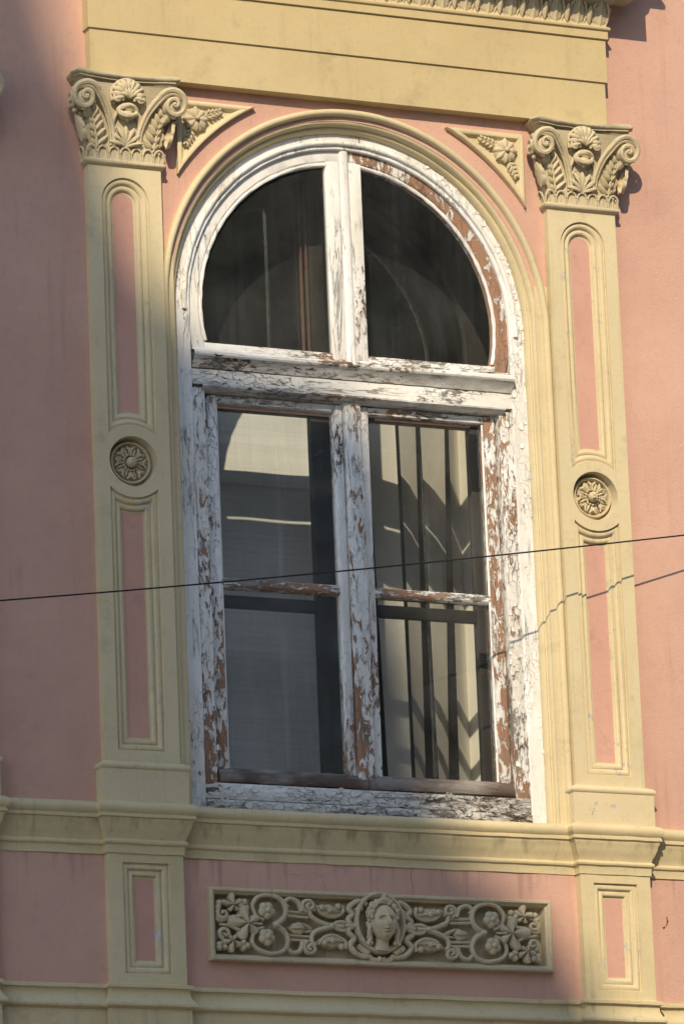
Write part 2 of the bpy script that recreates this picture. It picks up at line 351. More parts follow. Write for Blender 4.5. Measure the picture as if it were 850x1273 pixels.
WALL = .042                  # wall face; pilaster faces stand at y = 0
AC = -.515                   # springing line of the arch
PILX = (-1.0, 1.0, -1.77)    # pilaster axes

# ================================================================== THE SETTING
street = struct(MB().add([(-90, -120, 0), (90, -120, 0), (90, 30, 0), (-90, 30, 0)], [(0, 1, 2, 3)]).build('street', 'paving', smooth=0, loc=(0, 0, 0)))
pv = struct(MB().box(-60, 60, -3.6, WALL - .002, .004, .13, .01).build('pavement', 'paving', smooth=0, loc=(0, 0, 0)))

# pink wall with the arched opening
w = MB()
HR = .80                     # hole half width, hidden behind the archivolt
hole = [(HR, -2.62), (-HR, -2.62)] + [(-x, z) for x, z in arc(0, AC, HR, 0, PI, 48)]
hole = [(HR, -2.62)] + arc(0, AC, HR, 0, PI, 48) + [(-HR, -2.62)]
outer = [(-9, -8.4), (9, -8.4), (9, 4.5), (-9, 4.5)]
rcut = [(-.715, -3.124), (.693, -3.124), (.693, -2.887), (-.715, -2.887)]
w.fill([outer, hole, rcut] + [[(c - .13, -2.3), (c + .13, -2.3), (c + .13, -.1), (c - .13, -.1)] for c in PILX], WALL)
w.loft([[(x, WALL, z) for x, z in hole], [(x, .50, z) for x, z in hole]], True)
w.loft([[(-9, y, -8.4), (-9, y, 4.5), (9, y, 4.5), (9, y, -8.4)] for y in (WALL, .5)], False)
wall = w.build('facade_wall', 'pink', smooth=0)
tag(wall, 'pink stucco house wall with streaked plaster around the arched window', 'wall')
# visible cracks in the plaster
def crack(pts, wd=.0035):
    c = MB(); P = spline([(x, WALL, z) for x, z in pts], 5); ring = []
    for i, p in enumerate(P):
        k = wd * (.4 + .9 * random.random()) * (1 - .6 * i / len(P)); d = Vector((random.uniform(-.004, .004), 0, random.uniform(-.004, .004)))
        ring.append([(p.x + d.x - k, WALL - .0016, p.z + d.z - k * .4), (p.x + d.x + k, WALL - .0016, p.z + d.z + k * .4)])
    c.loft(ring); c.build('crack', 'crack', wall, 0)
crack([(.135, -2.752), (.128, -2.79), (.138, -2.83), (.130, -2.862)], .0016)
crack([(-.42, -2.79), (-.35, -2.80), (-.30, -2.785), (-.25, -2.80), (-.245, -2.83), (-.235, -2.86)], .0009)
crack([(1.245, -2.90), (1.24, -2.93), (1.225, -2.945), (1.228, -2.95)], .0045)

# dark room behind the window
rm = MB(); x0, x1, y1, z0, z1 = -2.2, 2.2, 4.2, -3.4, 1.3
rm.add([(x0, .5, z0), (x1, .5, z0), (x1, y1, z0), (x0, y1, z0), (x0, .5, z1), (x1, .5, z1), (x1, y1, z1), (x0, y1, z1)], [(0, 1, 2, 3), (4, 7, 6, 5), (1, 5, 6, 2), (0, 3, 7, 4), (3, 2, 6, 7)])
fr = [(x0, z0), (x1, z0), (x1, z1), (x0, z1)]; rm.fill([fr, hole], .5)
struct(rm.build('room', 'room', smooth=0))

# ================================================================== PILASTERS
PW = .154
RZ = -1.205                  # rosette centre
def out_up(t, n=16):         # upper panel outline at inset t
    hw = .1 - t; r = .145 + t; zb = lambda x: RZ + math.sqrt(max(r * r - x * x, 1e-6))
    p = arc(0, -.157, hw, 0, PI, n)
    p += [(-hw, -.157 + (zb(hw) + .157) * k / 3) for k in range(1, 3)]
    p += [(-hw + 2 * hw * k / n, zb(-hw + 2 * hw * k / n)) for k in range(n + 1)]
    p += [(hw, -.157 + (zb(hw) + .157) * k / 3) for k in (2, 1)]
    return p
def out_lo(t, n=16):
    hw = .1 - t; r = .145 + t; zt = lambda x: RZ - math.sqrt(max(r * r - x * x, 1e-6)); zb = -2.35 + t
    p = [(hw - 2 * hw * k / n, zt(hw - 2 * hw * k / n)) for k in range(n + 1)]
    p += [(-hw, zb), (hw, zb)]
    return p
PROF = [(0, 0), (.0015, .011), (.004, .012), (.008, .0085), (.014, .0075), (.020, .0095), (.0245, .015), (.026, .0205), (.029, .0215), (.0325, .018), (.0385, .0165), (.0445, .0185), (.0485, .0235), (.050, .030), (.054, .0305), (.057, .031)]
def panel_mould(mb, outl, prof=PROF): return mb.loft([[(x, y, z) for x, z in outl(t)] for t, y in prof], True)

def volute_pts(s, n=60):
    cx, cz = .187, .237; path = []
    for p in spline([(.048, 0, .065), (.057, 0, .135), (.088, 0, .213), (.132, 0, .270)], 6): path.append((p.x, p.z))
    a0, a1 = math.radians(149), math.radians(149 - 720)
    for i in range(n + 1):
        t = i / n; a = a0 + (a1 - a0) * t; r = .060 * (1 - t) ** 1.5 + .004
        path.append((cx + r * math.cos(a), cz + r * math.sin(a)))
    return path
def bell_y(z): return -.008 - .045 * max(0, z / .3) ** 2
def bell_w(z): return .150 + .045 * max(0, z / .3) ** 2

def make_capital(pil):
    # bell
    b = MB(); rings = []
    for i in range(13):
        z = -.002 + .31 * i / 12; hw, y = bell_w(z), bell_y(z); c = .02
        rings.append([(-hw, WALL + .01, z), (-hw, y + c, z), (-hw + c * .3, y + c * .3, z), (-hw + c, y, z), (0, y - .004, z), (hw - c, y, z), (hw - c * .3, y + c * .3, z), (hw, y + c, z), (hw, WALL + .01, z)])
    b.loft(rings, False); cap = b.build('capital', 'carved', pil, 40)
    # abacus with concave front
    def plan(o, z, n=12):
        hw, yf = .205 + o, -.062 - o; p = [(-hw + .004, WALL + .01, z), (-hw, -.005, z), (-hw - .012, yf + .034, z), (-hw + .006, yf, z)]
        for i in range(1, n): 
            t = -1 + 2 * i / n; p.append(((hw - .02) * t, yf + .030 * (1 - t * t), z))
        return p + [(hw - .006, yf, z), (hw + .012, yf + .034, z), (hw, -.005, z), (hw - .004, WALL + .01, z)]
    a = MB(); pr = [(-.06, .357), (.008, .357), (.015, .352), (.0165, .345), (.012, .338), (.004, .335), (.004, .329), (-.001, .328), (-.010, .320), (-.018, .308), (-.020, .298), (-.05, .296)]
    a.loft([plan(o, z) for o, z in pr]); a.noisy(.0022, 26).build('abacus', 'ledge_grey', cap, 40)
    # astragal and the row of small leaf tongues
    a = MB()
    def ring_u(o, z): return [(-PW - o, WALL + .005, z), (-PW - o, -o, z), (PW + o, -o, z), (PW + o, WALL + .005, z)]
    a.loft([ring_u(o, z) for o, z in [(-.002, -.016), (.004, -.012), (.012, -.008), (.0165, 0), (.0165, .004), (.013, .010), (.004, .014), (-.004, .014)]])
    a.build('astragal', 'carved', cap, 40)
    tg = MB(); hwid = .021
    tg.loft([[(x, -.010 - .012 * (zz / .05), .012 + zz) for x, zz in [(-hwid + hwid * .04, 0), (-hwid, .03)]] + [(hwid * math.cos(q), -.0215, .042 + .018 * math.sin(q)) for q in [PI - PI * k / 8 for k in range(9)]] + [(hwid, -.017, .042), (hwid * .96, -.010, .012)],
             [(x * .72, y + .007, z - .004 if z > .03 else z) for x, y, z in ([(-hwid, -.010, .012), (-hwid, -.017, .042)] + [(hwid * math.cos(q), -.0215, .042 + .018 * math.sin(q)) for q in [PI - PI * k / 8 for k in range(9)]] + [(hwid, -.017, .042), (hwid, -.010, .012)])]], True)
    tg.tube([(hwid * .96 * math.cos(q), -.019 - .004 * math.sin(q), .036 + .024 * math.sin(q)) for q in [PI - PI * k / 10 for k in range(11)]], .0045, 6)
    tg.tube([(-hwid * .95, -.012, .012), (-hwid * .97, -.018, .036)], .0042, 6); tg.tube([(hwid * .95, -.012, .012), (hwid * .97, -.018, .036)], .0042, 6)
    tg.tube([(0, -.010, .012), (0, -.014, .034), (0, -.016, .050)], [.004, .0035, .001], 6)
    me = tg.mesh('tongue_leaf', 'carved', 40)
    for k in range(7): link('tongue_leaf', me, cap, ((k - 3) * .0475, .004, 0))
    for s in (-1, 1): link('tongue_leaf', me, cap, (s * (PW - .004), .022, 0), (0, 0, s * PI / 2))
    # volutes on the front corners and on the flanks
    v = MB(); P = volute_pts(1); N = len(P); pts = []; rad = []
    for i, (x, z) in enumerate(P):
        lift = .010 + .030 * min(1, max(0, (x - .05) / .10)); y = bell_y(min(z, .3)) - lift - (.016 * max(0, (i - 30) / (N - 30)))
        pts.append((x, y, z)); rad.append(.0075 + .0045 * min(1, i / 20) - .006 * max(0, (i - 30) / (N - 30)))
    v.tube(pts, rad, 7)
    v.tube([(x + .013 * (1 - i / 34), y + .002, z - .016 * min(1, i / 14)) for i, (x, y, z) in enumerate(pts[:30])], [.0055] * 30, 6)
    ring = [[(.187 + r * math.cos(q), y, .237 + r * math.sin(q)) for q in [2 * PI * k / 20 for k in range(20)]] for r, y in [(.042, .0), (.041, -.062), (.032, -.077), (.010, -.084)]]
    v.loft(ring, True, False, True)
    v.blob((.187, -.088, .237), .007, .008, .008, 8, 5)
    v.leaf((.150, -.035, .165), (.55, -.4, .75), (.8, 0, -.6), (.0, -1, .1), .060, .014, .006, 1, 1, .018)      # leaf tip drooping under the volute
    v.blob((.190, -.062, .192), .013, .012, .010, 8, 5)
    v.noisy(.0014, 45)
    vr = v.mesh('volute', 'carved', 45)
    link('volute', vr, cap); v.v = [(-x, y, z) for x, y, z in v.v]; v.f = [q[::-1] for q in v.f]; link('volute', v.mesh('volute', 'carved', 45), cap)
    sv = MB(); sp = []
    for i in range(46):
        t = i / 45; q = math.radians(100 + 600 * t); r = .038 * (1 - t) ** .85 + .004; sp.append((-.014 * t, r * math.cos(q), r * math.sin(q)))
    sv.tube(sp, [.009 - .004 * i / 45 for i in range(46)], 6); sv.blob((.012, 0, 0), .018, .038, .038, 10, 6)
    sv.leaf((.040, .012, -.17), (-.22, -.05, 1), (0, 1, 0), (-1, 0, 0), .120, .028, .006, 3, 3, .008)
    sv.blob((.004, -.008, -.050), .012, .016, .011, 8, 5)
    sm = sv.mesh('flank_volute', 'carved', 45)
    link('flank_volute', sm, cap, (-.218, -.022, .240)); link('flank_volute', sm, cap, (.218, -.022, .240), (0, 0, PI))
    # acanthus leaves left and right of the centre
    for s in (-1, 1):
        l = MB(); vein = spline([(s * .118, bell_y(.055) - .004, .055), (s * .128, bell_y(.11) - .012, .11), (s * .140, bell_y(.16) - .014, .16), (s * .156, bell_y(.205) - .016, .205)], 6)
        l.tube(vein, [.0065 - .0002 * i for i in range(len(vein))], 7)
        for k in range(6):
            q = vein[1 + 3 * k if k < 6 else -1]; Lb = .062 - .004 * k
            l.leaf(q + Vector((0, .003, 0)), (-s * (.75 - .05 * k), -.15, .70 + .06 * k), (s * .70, 0, .72), (0, -1, 0), Lb, .0135, .013, 1, 1, .004, 9, 7)
            if k < 5: l.leaf(q + Vector((0, .004, 0)), (s * .62, -.05, .80), (.78, 0, -s * .62), (0, -1, 0), .036, .0105, .010, 1, 1, .002, 8, 7)
        l.leaf((s * .112, bell_y(.06) + .006, .052), (s * .10, -.10, 1), (1, 0, 0), (0, -1, 0), .160, .050, .006, 4, 5, .004)
        l.noisy(.0016, 40)
        l.build('acanthus_leaf', 'carved', cap, 50)
    # central palmette under an arched rim
    l = MB()
    for k in range(7):
        a_ = math.radians(-75 + 25 * k); L = .088 * (.74 + .26 * math.cos(a_))
        pp = [(math.sin(a_) * L * t * (.55 + .45 * t), bell_y(.05 + L * t) - .006 - .010 * math.sin(PI * t * .9), .062 + math.cos(a_) * L * t) for t in [i / 6 for i in range(7)]]
        l.tube(pp, [.003, .0045, .006, .0075, .009, .0085, .004], 7)
    l.tube([(.050 * math.cos(q), bell_y(.12) - .004, .108 + .052 * math.sin(q)) for q in [PI * k / 16 for k in range(17)]] + [(-.050, bell_y(.06) - .004, .058)], .0052, 6)
    l.tube([(.050, bell_y(.12) - .004, .108), (.050, bell_y(.06) - .004, .058)], .0052, 6)
    l.noisy(.0014, 45).build('palmette', 'carved', cap, 50)
    # shell with two small curls and the open knot below it
    l = MB()
    for k in range(11):
        a_ = math.radians(-105 + 21 * k)
        l.tube([(math.sin(a_) * .071 * t, -.050 - .022 * math.sin(PI * t * .85), .258 + math.cos(a_) * .072 * t) for t in [i / 6 for i in range(7)]], [.003, .0050, .007, .009, .0105, .0105, .006], 7)
    for k in range(5):
        a_ = math.radians(-60 + 30 * k); l.tube([(math.sin(a_) * .036 * t, -.068 - .010 * math.sin(PI * t * .8), .250 + math.cos(a_) * .038 * t) for t in [i / 4 for i in range(5)]], [.003, .005, .0065, .007, .004], 6)
    for s in (-1, 1):
        sp = []
        for i in range(30):
            t = i / 29; q = math.radians(200 - 560 * t) if s > 0 else math.radians(-20 + 560 * t); r = .020 * (1 - t) + .003; sp.append((s * .047 + r * math.cos(q), -.066 - .010 * t, .246 + r * math.sin(q)))
        l.tube(sp, [.0062 - .002 * i / 29 for i in range(30)], 6)
    l.tube([(math.sin(q) * .070, -.056, .258 + math.cos(q) * .071) for q in [math.radians(-108 + 216 * k / 24) for k in range(25)]], .006, 6)
    l.noisy(.0014, 45).build('shell', 'carved', cap, 50)
    l = MB()
    l.tube([(.036 * math.cos(q), -.052 - .012 * math.sin(q) ** 2, .200 + .021 * math.sin(q)) for q in [2 * PI * k / 24 for k in range(25)]], [.009 + .003 * math.sin(2 * PI * k / 24 / 2) for k in range(25)], 7)
    l.tube([(.030 * math.cos(q), -.046, .188 + .016 * math.sin(q)) for q in [PI + PI * k / 12 for k in range(13)]], .008, 6)
    l.blob((0, -.046, .172), .010, .010, .015, 8, 5); l.blob((0, -.050, .193), .024, .012, .0125, 10, 6)
    for s in (-1, 1): l.tube(spline([(s * .036, -.040, .20), (s * .055, -.034, .165), (s * .052, -.026, .13)], 5), [.009 - .0004 * i for i in range(11)], 6)
    l.noisy(.0014, 45).build('knot', 'carved', cap, 50)
    return cap

def make_rosette(pil):
    r = MB(); c = (0, 0, RZ); D = .011
    r.lathe(c, [(.1, 0), (.0995, .004), (.0965, .030), (.091, .046), (.086, .050), (.0845, .034), (.0815, .0255), (.0770, .0255), (.0740, .032), (.0725, .048), (0.001, .048)], 56)
    ros = r.build('rosette', 'carved', pil, 40)
    p = MB()
    p.leaf((0, .046, .028), (0, 0, 1), (1, 0, 0), (0, -1, 0), .042, .0225, .018, 1, 2, -.002, 11, 11)
    for s in (-1, 1): p.tube([(s * .012, .034, .036), (s * .0165, .029, .052), (s * .009, .030, .066)], [.004, .0062, .0035], 6)
    me = p.mesh('petal', 'carved', 50)
    for k in range(8):
        a = 2 * PI * (k + .5) / 8; link('petal', me, ros, (0, 0, RZ), (0, a, 0))
    d = MB().blob((0, .020, 0), .0052, .0060, .0052, 8, 5).mesh('pearl', 'carved', 60)
    for k in range(16):
        a = 2 * PI * k / 16; link('pearl', d, ros, (.0315 * math.cos(a), .008, RZ + .0315 * math.sin(a)))
    bo = MB(); bo.blob((0, .020, RZ), .021, .026, .021, 16, 9)
    for k in range(5):
        a = 2 * PI * k / 5; bo.tube([(.016 * math.cos(a), -.000, RZ + .016 * math.sin(a)), (.006 * math.cos(a + .5), -.006, RZ + .006 * math.sin(a + .5))], [.002, .0035], 5)
    bo.build('boss', 'carved', ros, 50)

def make_pilaster(label):
    pil = thing('pilaster', label, 'pilaster', (0, 0, 0), 'pilasters carrying leafy capitals')
    sh = MB(); zt, zb = .36, -2.40
    sh.fill([[(-PW, zb), (PW, zb), (PW, zt), (-PW, zt)], out_up(0), out_lo(0), arc(0, RZ, .1, 0, 2 * PI * 55 / 56, 55)], 0)
    sh.loft([[(-PW, WALL + .01, z), (-PW, 0, z)] for z in (zb, zt)]); sh.loft([[(PW, 0, z), (PW, WALL + .01, z)] for z in (zb, zt)])
    shaft = sh.build('shaft', 'ochre', pil, 20)
    for o in (out_up, out_lo):
        mo = MB(); panel_mould(mo, o); mo.build('panel_moulding', 'ochre_worn', shaft, 45)
        pf = MB(); pf.fill([o(.057)], .031); pf.build('panel_field', 'pink_panel', shaft, 0)
    make_rosette(pil)
    # base
    b = MB()
    def ring_u(o, z): return [(-PW - o, WALL + .005, z), (-PW - o, -o, z), (PW + o, -o, z), (PW + o, WALL + .005, z)]
    b.loft([ring_u(o, z) for o, z in [(-.004, -2.394), (.008, -2.396), (.017, -2.401), (.027, -2.407), (.031, -2.414), (.031, -2.420), (.027, -2.426), (.024, -2.428), (.024, -2.562)]])
    b.build('base', 'ochre_worn', pil, 40)
    make_capital(pil)
    return pil
p0 = make_pilaster('shaded ochre pilaster with pink strips, between the plain pink wall and blind-covered casements')
p0.location.x = PILX[0]
NOFF = Vector((5.3, 2.1, 9.7))
p1 = make_pilaster('sunlit ochre pilaster whose shaft carries the broken wire shadow'); p1.location.x = PILX[1]
p2 = copy_tree(p0); p2.location.x = PILX[2]; p2['label'] = 'neighbouring ochre pilaster cut off across the shaded pink wall'

# pedestals below the ledge
def make_pedestal(label):
    pd = thing('pedestal', label, 'pedestal', (0, 0, 0), 'panelled pedestals under the pilasters')
    zt, zb = -2.74, -3.27
    def o(t): return [(-.096 + t, -2.785 - t), (.096 - t, -2.785 - t), (.096 - t, -3.213 + t), (-.096 + t, -3.213 + t)]
    b = MB(); b.fill([[(-PW, zb), (PW, zb), (PW, zt), (-PW, zt)], o(0)], 0)
    b.loft([[(-PW, WALL + .01, z), (-PW, 0, z)] for z in (zb, zt)]); b.loft([[(PW, 0, z), (PW, WALL + .01, z)] for z in (zb, zt)])
    bd = b.build('body', 'ochre_string', pd, 20)
    mo = MB(); panel_mould(mo, o); mo.build('panel_moulding', 'ochre_worn', bd, 40)
    MB().fill([o(.057)], .031).build('panel_field', 'pink_panel', bd, 0)
    return pd
q0 = make_pedestal('shaded panelled pedestal under the ledge, beside the blank pink wall'); q0.location.x = PILX[0]
q1 = copy_tree(q0); q1.location.x = PILX[1]; q1['label'] = 'sunlit panelled pedestal with dark drip stains under the ledge'
q2 = copy_tree(q0); q2.location.x = PILX[2]; q2['label'] = 'neighbouring pedestal beyond the shaded blank wall field'

# ledges that break forward over every pilaster
def ledge_path(o, z):
    p = [(-3.2, WALL - o, z)]
    for c in sorted(PILX): p += [(c - PW - o, WALL - o, z), (c - PW - o, -o, z), (c + PW + o, -o, z), (c + PW + o, WALL - o, z)]
    return p + [(3.2, WALL - o, z)]
L1 = [(-.02, -2.548), (.020, -2.552), (.040, -2.560), (.049, -2.570), (.051, -2.580), (.048, -2.591), (.041, -2.600), (.039, -2.602), (.039, -2.606), (.042, -2.607), (.042, -2.616), (.034, -2.620), (.0335, -2.628), (.030, -2.634), (.026, -2.650), (.018, -2.670), (.010, -2.686), (.007, -2.697), (.009, -2.700), (.0145, -2.704), (.016, -2.709), (.014, -2.715), (.007, -2.719), (.006, -2.722), (.005, -2.751), (-.02, -2.752)]
sc = MB().loft(dense([ledge_path(o, z) for o, z in L1])).noisy(.0024, 7).noisy(.0012, 45).build('window_ledge', 'ochre_string', smooth=32)
tag(sc, 'long ochre moulded ledge under the window, stepping out around the pilasters', 'ledge')
L2 = [(-.02, -3.250), (.014, -3.252), (.020, -3.256), (.020, -3.268), (.010, -3.270), (.007, -3.278), (.009, -3.295), (.016, -3.312), (.026, -3.322), (.030, -3.330), (.029, -3.338), (.022, -3.344), (.012, -3.347), (.011, -3.75), (-.02, -3.75)]
sc2 = MB().loft(dense([ledge_path(o, z) for o, z in L2])).noisy(.0024, 7).noisy(.0012, 45).build('lower_ledge', 'ochre_string', smooth=32)
tag(sc2, 'lower ochre moulded band beneath the carved panel and pedestals', 'ledge')

# ================================================================== ENTABLATURE AND CORNICE
EN = thing('entablature', 'tall ochre lintel of stepped bands carried across both pilaster capitals', 'entablature')
def ent(o, z, n=1): return [(-1.135 - o, WALL + .01, z), (-1.135 - o, -.010 - o, z), (1.135 + o, -.010 - o, z), (1.135 + o, WALL + .01, z)]
MB().loft([ent(-.06, .3595), ent(0, .3595), ent(0, .545)][0:1] + [ent(-.002, .3595), ent(0, .361), ent(0, .545)]).build('lower_band', 'ochre_lintel', EN, 30)
MB().loft([ent(-.01, .5455), ent(.006, .5455), ent(.008, .547), ent(.008, .730)]).build('upper_band', 'ochre_lintel', EN, 30)
MB().loft([ent(0, .7305), ent(.015, .7305), ent(.017, .732), ent(.017, .765), ent(.022, .767), ent(.026, .772), ent(.026, .778), ent(.02, .784), ent(-.02, .785)]).build('top_moulding', 'ochre_lintel', EN, 40)
CO = thing('cornice', 'dark leaf-carved cornice projecting above the ochre lintel', 'cornice')
MB().loft([ent(-.02, .784), ent(.014, .786), ent(.010, .80), ent(.008, .83), ent(.012, .855), ent(.024, .875), ent(.046, .892), ent(.054, .900), ent(.05, .9085)]).build('cyma', 'carved', CO, 40)
MB().loft([ent(.04, .9078), ent(.132, .908), ent(.134, .910), ent(.134, 1.02), ent(.136, 1.026), ent(.140, 1.035)]).build('corona', 'ochre', CO, 30)
MB().loft([ent(.12, 1.034), ent(.142, 1.036), ent(.146, 1.05), ent(.150, 1.07), ent(.172, 1.09), ent(.195, 1.105), ent(.198, 1.125), ent(-.02, 1.16)]).build('cymatium', 'ochre_string', CO, 40)
lf = MB(); lf.leaf((0, .008, -.004), (0, -.18, 1), (1, 0, 0), (0, -1, -.18), .108, .036, .014, 4, 3, .018)
for s in (-1, 1):
    lf.tube(spline([(s * .026, .004, 0), (s * .038, -.004, .04), (s * .030, -.022, .075), (s * .020, -.030, .085)], 4), [.003 + .0025 * math.sin(PI * i / 12) for i in range(13)], 6)
lm_ = lf.mesh('acanthus_leaf', 'carved', 50)
dt = MB(); dt.leaf((0, 0, .0), (0, -.40, 1), (1, 0, 0), (0, -1, -.35), .075, .011, .007, 1, 1, .006); dm = dt.mesh('dart', 'carved', 50)
for k in range(23):
    x = -1.12 + 2.24 * k / 22; link('acanthus_leaf', lm_, CO, (x, -.024, .790))
    if k < 22: link('dart', dm, CO, (x + .051, -.024, .790))
for k in range(1): link('acanthus_leaf', lm_, CO, (1.150, .01, .790), (0, 0, PI / 2)); link('acanthus_leaf', lm_, CO, (-1.150, .01, .790), (0, 0, -PI / 2))

# ================================================================== ARCHIVOLT
AV = thing('archivolt', 'ochre moulded surround arching over the white window frame', 'archivolt')
APROF = [(.8455, WALL + .004), (.8455, .030), (.843, .021), (.836, .0155), (.828, .0155), (.8215, .020), (.8185, .028), (.817, .045), (.8145, .052), (.811, .053), (.807, .048), (.801, .0445), (.794, .0455), (.788, .052), (.785, .062), (.7835, .073), (.779, .075), (.774, .072), (.769, .076), (.765, .087), (.7625, .10), (.7615, .16)]
def arch_path(r, n=64, z1=-2.56):
    k = 36; return [(r, z1 + (AC - z1) * i / k) for i in range(k)] + arc(0, AC, r, 0, PI, n) + [(-r, AC + (z1 - AC) * i / k) for i in range(1, k + 1)]
MB().loft([[(x, y, z) for x, z in arch_path(r)] for r, y in APROF]).noisy(.0014, 12).noisy(.0005, 60).build('arch_moulding', 'ochre', AV, 40)
for s in (-1, 1):
    MB().box(min(s * .79, s * .848), max(s * .79, s * .848), WALL - .004, WALL + .02, -2.56, -.335).build('jamb_strip', 'ochre', AV, 0)

# spandrel ornaments
def make_spandrel(s, label):
    sp = thing('spandrel_ornament', label, 'ornament', (0, 0, 0), 'flowered corner ornaments beside the arch')
    RS = .915
    def tri(t):      # outline inset by t
        x1, z1, r = .762 - t, .298 - t, RS + t * .9
        zlow = AC + math.sqrt(r * r - x1 * x1); xl = math.sqrt(r * r - (z1 - AC) ** 2)
        a0, a1 = math.atan2(zlow - AC, x1), math.atan2(z1 - AC, xl)
        return [(s * x, z) for x, z in [(x1, z1)] + arc(0, AC, r, a0, a1, 20)]
    f = MB(); pr = [(0, WALL + .004), (0, .020), (.004, .016), (.012, .015), (.018, .018), (.022, .024), (.026, .034), (.030, .036)]
    f.loft([[(x, y, z) for x, z in tri(t)] for t, y in pr], True); f.build('frame', 'ochre', sp, 40)
    MB().fill([tri(.0295)], .036).build('ground_field', 'ochre', sp, 0)
    cx, cz = s * .680, .222
    fl = MB(); fl.lathe((cx, 0, cz), [(.050, .036), (.046, .018), (.030, .010), (.001, .008)], 30); flo = fl.build('flower', 'carved', sp, 40)
    pm = MB(); pm.leaf((0, .004, .008), (0, 0, 1), (1, 0, 0), (0, -1, 0), .046, .0195, .010, 0, 1, -.004, 10, 9); me = pm.mesh('petal', 'carved', 60)
    for k in range(8): link('petal', me, flo, (cx, .010, cz), (0, 2 * PI * k / 8, 0))
    MB().blob((cx, .002, cz), .0105, .012, .0105, 10, 6).build('flower_heart', 'carved', flo, 60)
    for dx, dz, nx, nz in ((-s, .40, s * .37, .93), (.42 * s, -1, .92, s * .39)):
        l = MB(); b = Vector((cx, .030, cz)) + Vector((dx, 0, dz)).normalized() * .040
        l.leaf(b, (dx, 0, dz), (nx, 0, nz), (0, -1, 0), .088, .019, .012, 4, 3, .004, 15, 9)
        e1 = Vector((dx, 0, dz)).normalized(); e2 = Vector((nx, 0, nz))
        for k in range(4):
            for q in (-1, 1):
                c0 = b + e1 * (.012 + .017 * k); l.tube([c0, c0 + e1 * .012 + e2 * q * .010 * (1.3 - .2 * k) + Vector((0, -.012, 0)), c0 + e1 * .020 + e2 * q * .017 * (1.25 - .22 * k) + Vector((0, -.010, 0))], [.004, .006, .003], 6)
        l.build('leaf_spray', 'carved', sp, 50)
make_spandrel(-1, 'triangular flower ornament beside the shaded pilaster capital, touched by its shadow')
make_spandrel(1, 'triangular flower ornament in full sun beside the sunlit pilaster capital')

# ================================================================== CARVED RELIEF PANEL
RL = thing('relief_panel', 'carved ochre panel of scrolling foliage around a small face', 'relief')
XA, XB, ZA, ZB = -.738, .716, -3.147, -2.864
def rect(t): return [(XA + t, ZA + t), (XB - t, ZA + t), (XB - t, ZB - t), (XA + t, ZB - t)]
f = MB(); f.loft([[(x, y, z) for x, z in rect(t)] for t, y in [(0, WALL + .004), (0, .012), (.004, .006), (.012, .005), (.016, .009), (.018, .016), (.025, .022), (.028, .046), (.031, .056)]], True)
f.noisy(.0012, 14).build('frame', 'carved_grey', RL, 30)
MB().fill([rect(.0305)], .056).build('ground_field', 'carved_grey', RL, 0)
X0 = -.024
def RP(u, v, y=.018): return Vector((-.058013 + .000981 * u - .000044 * v, y, -2.764552 + .000036 * u - .000895 * v))
def mir(mb, s):
    if s < 0: mb.v = [(2 * X0 - x, y, z) for x, y, z in mb.v]; mb.f = [q[::-1] for q in mb.f]
    return mb
def spir(cu, cv, r, turns, a0, sgn=1, n=22, y=.016): return [RP(cu + (r * (1 - .85 * i / n)) * math.cos(a0 + sgn * turns * 2 * PI * i / n), cv + (r * (1 - .85 * i / n)) * math.sin(a0 + sgn * turns * 2 * PI * i / n), y - .010 * i / n) for i in range(n + 1)]
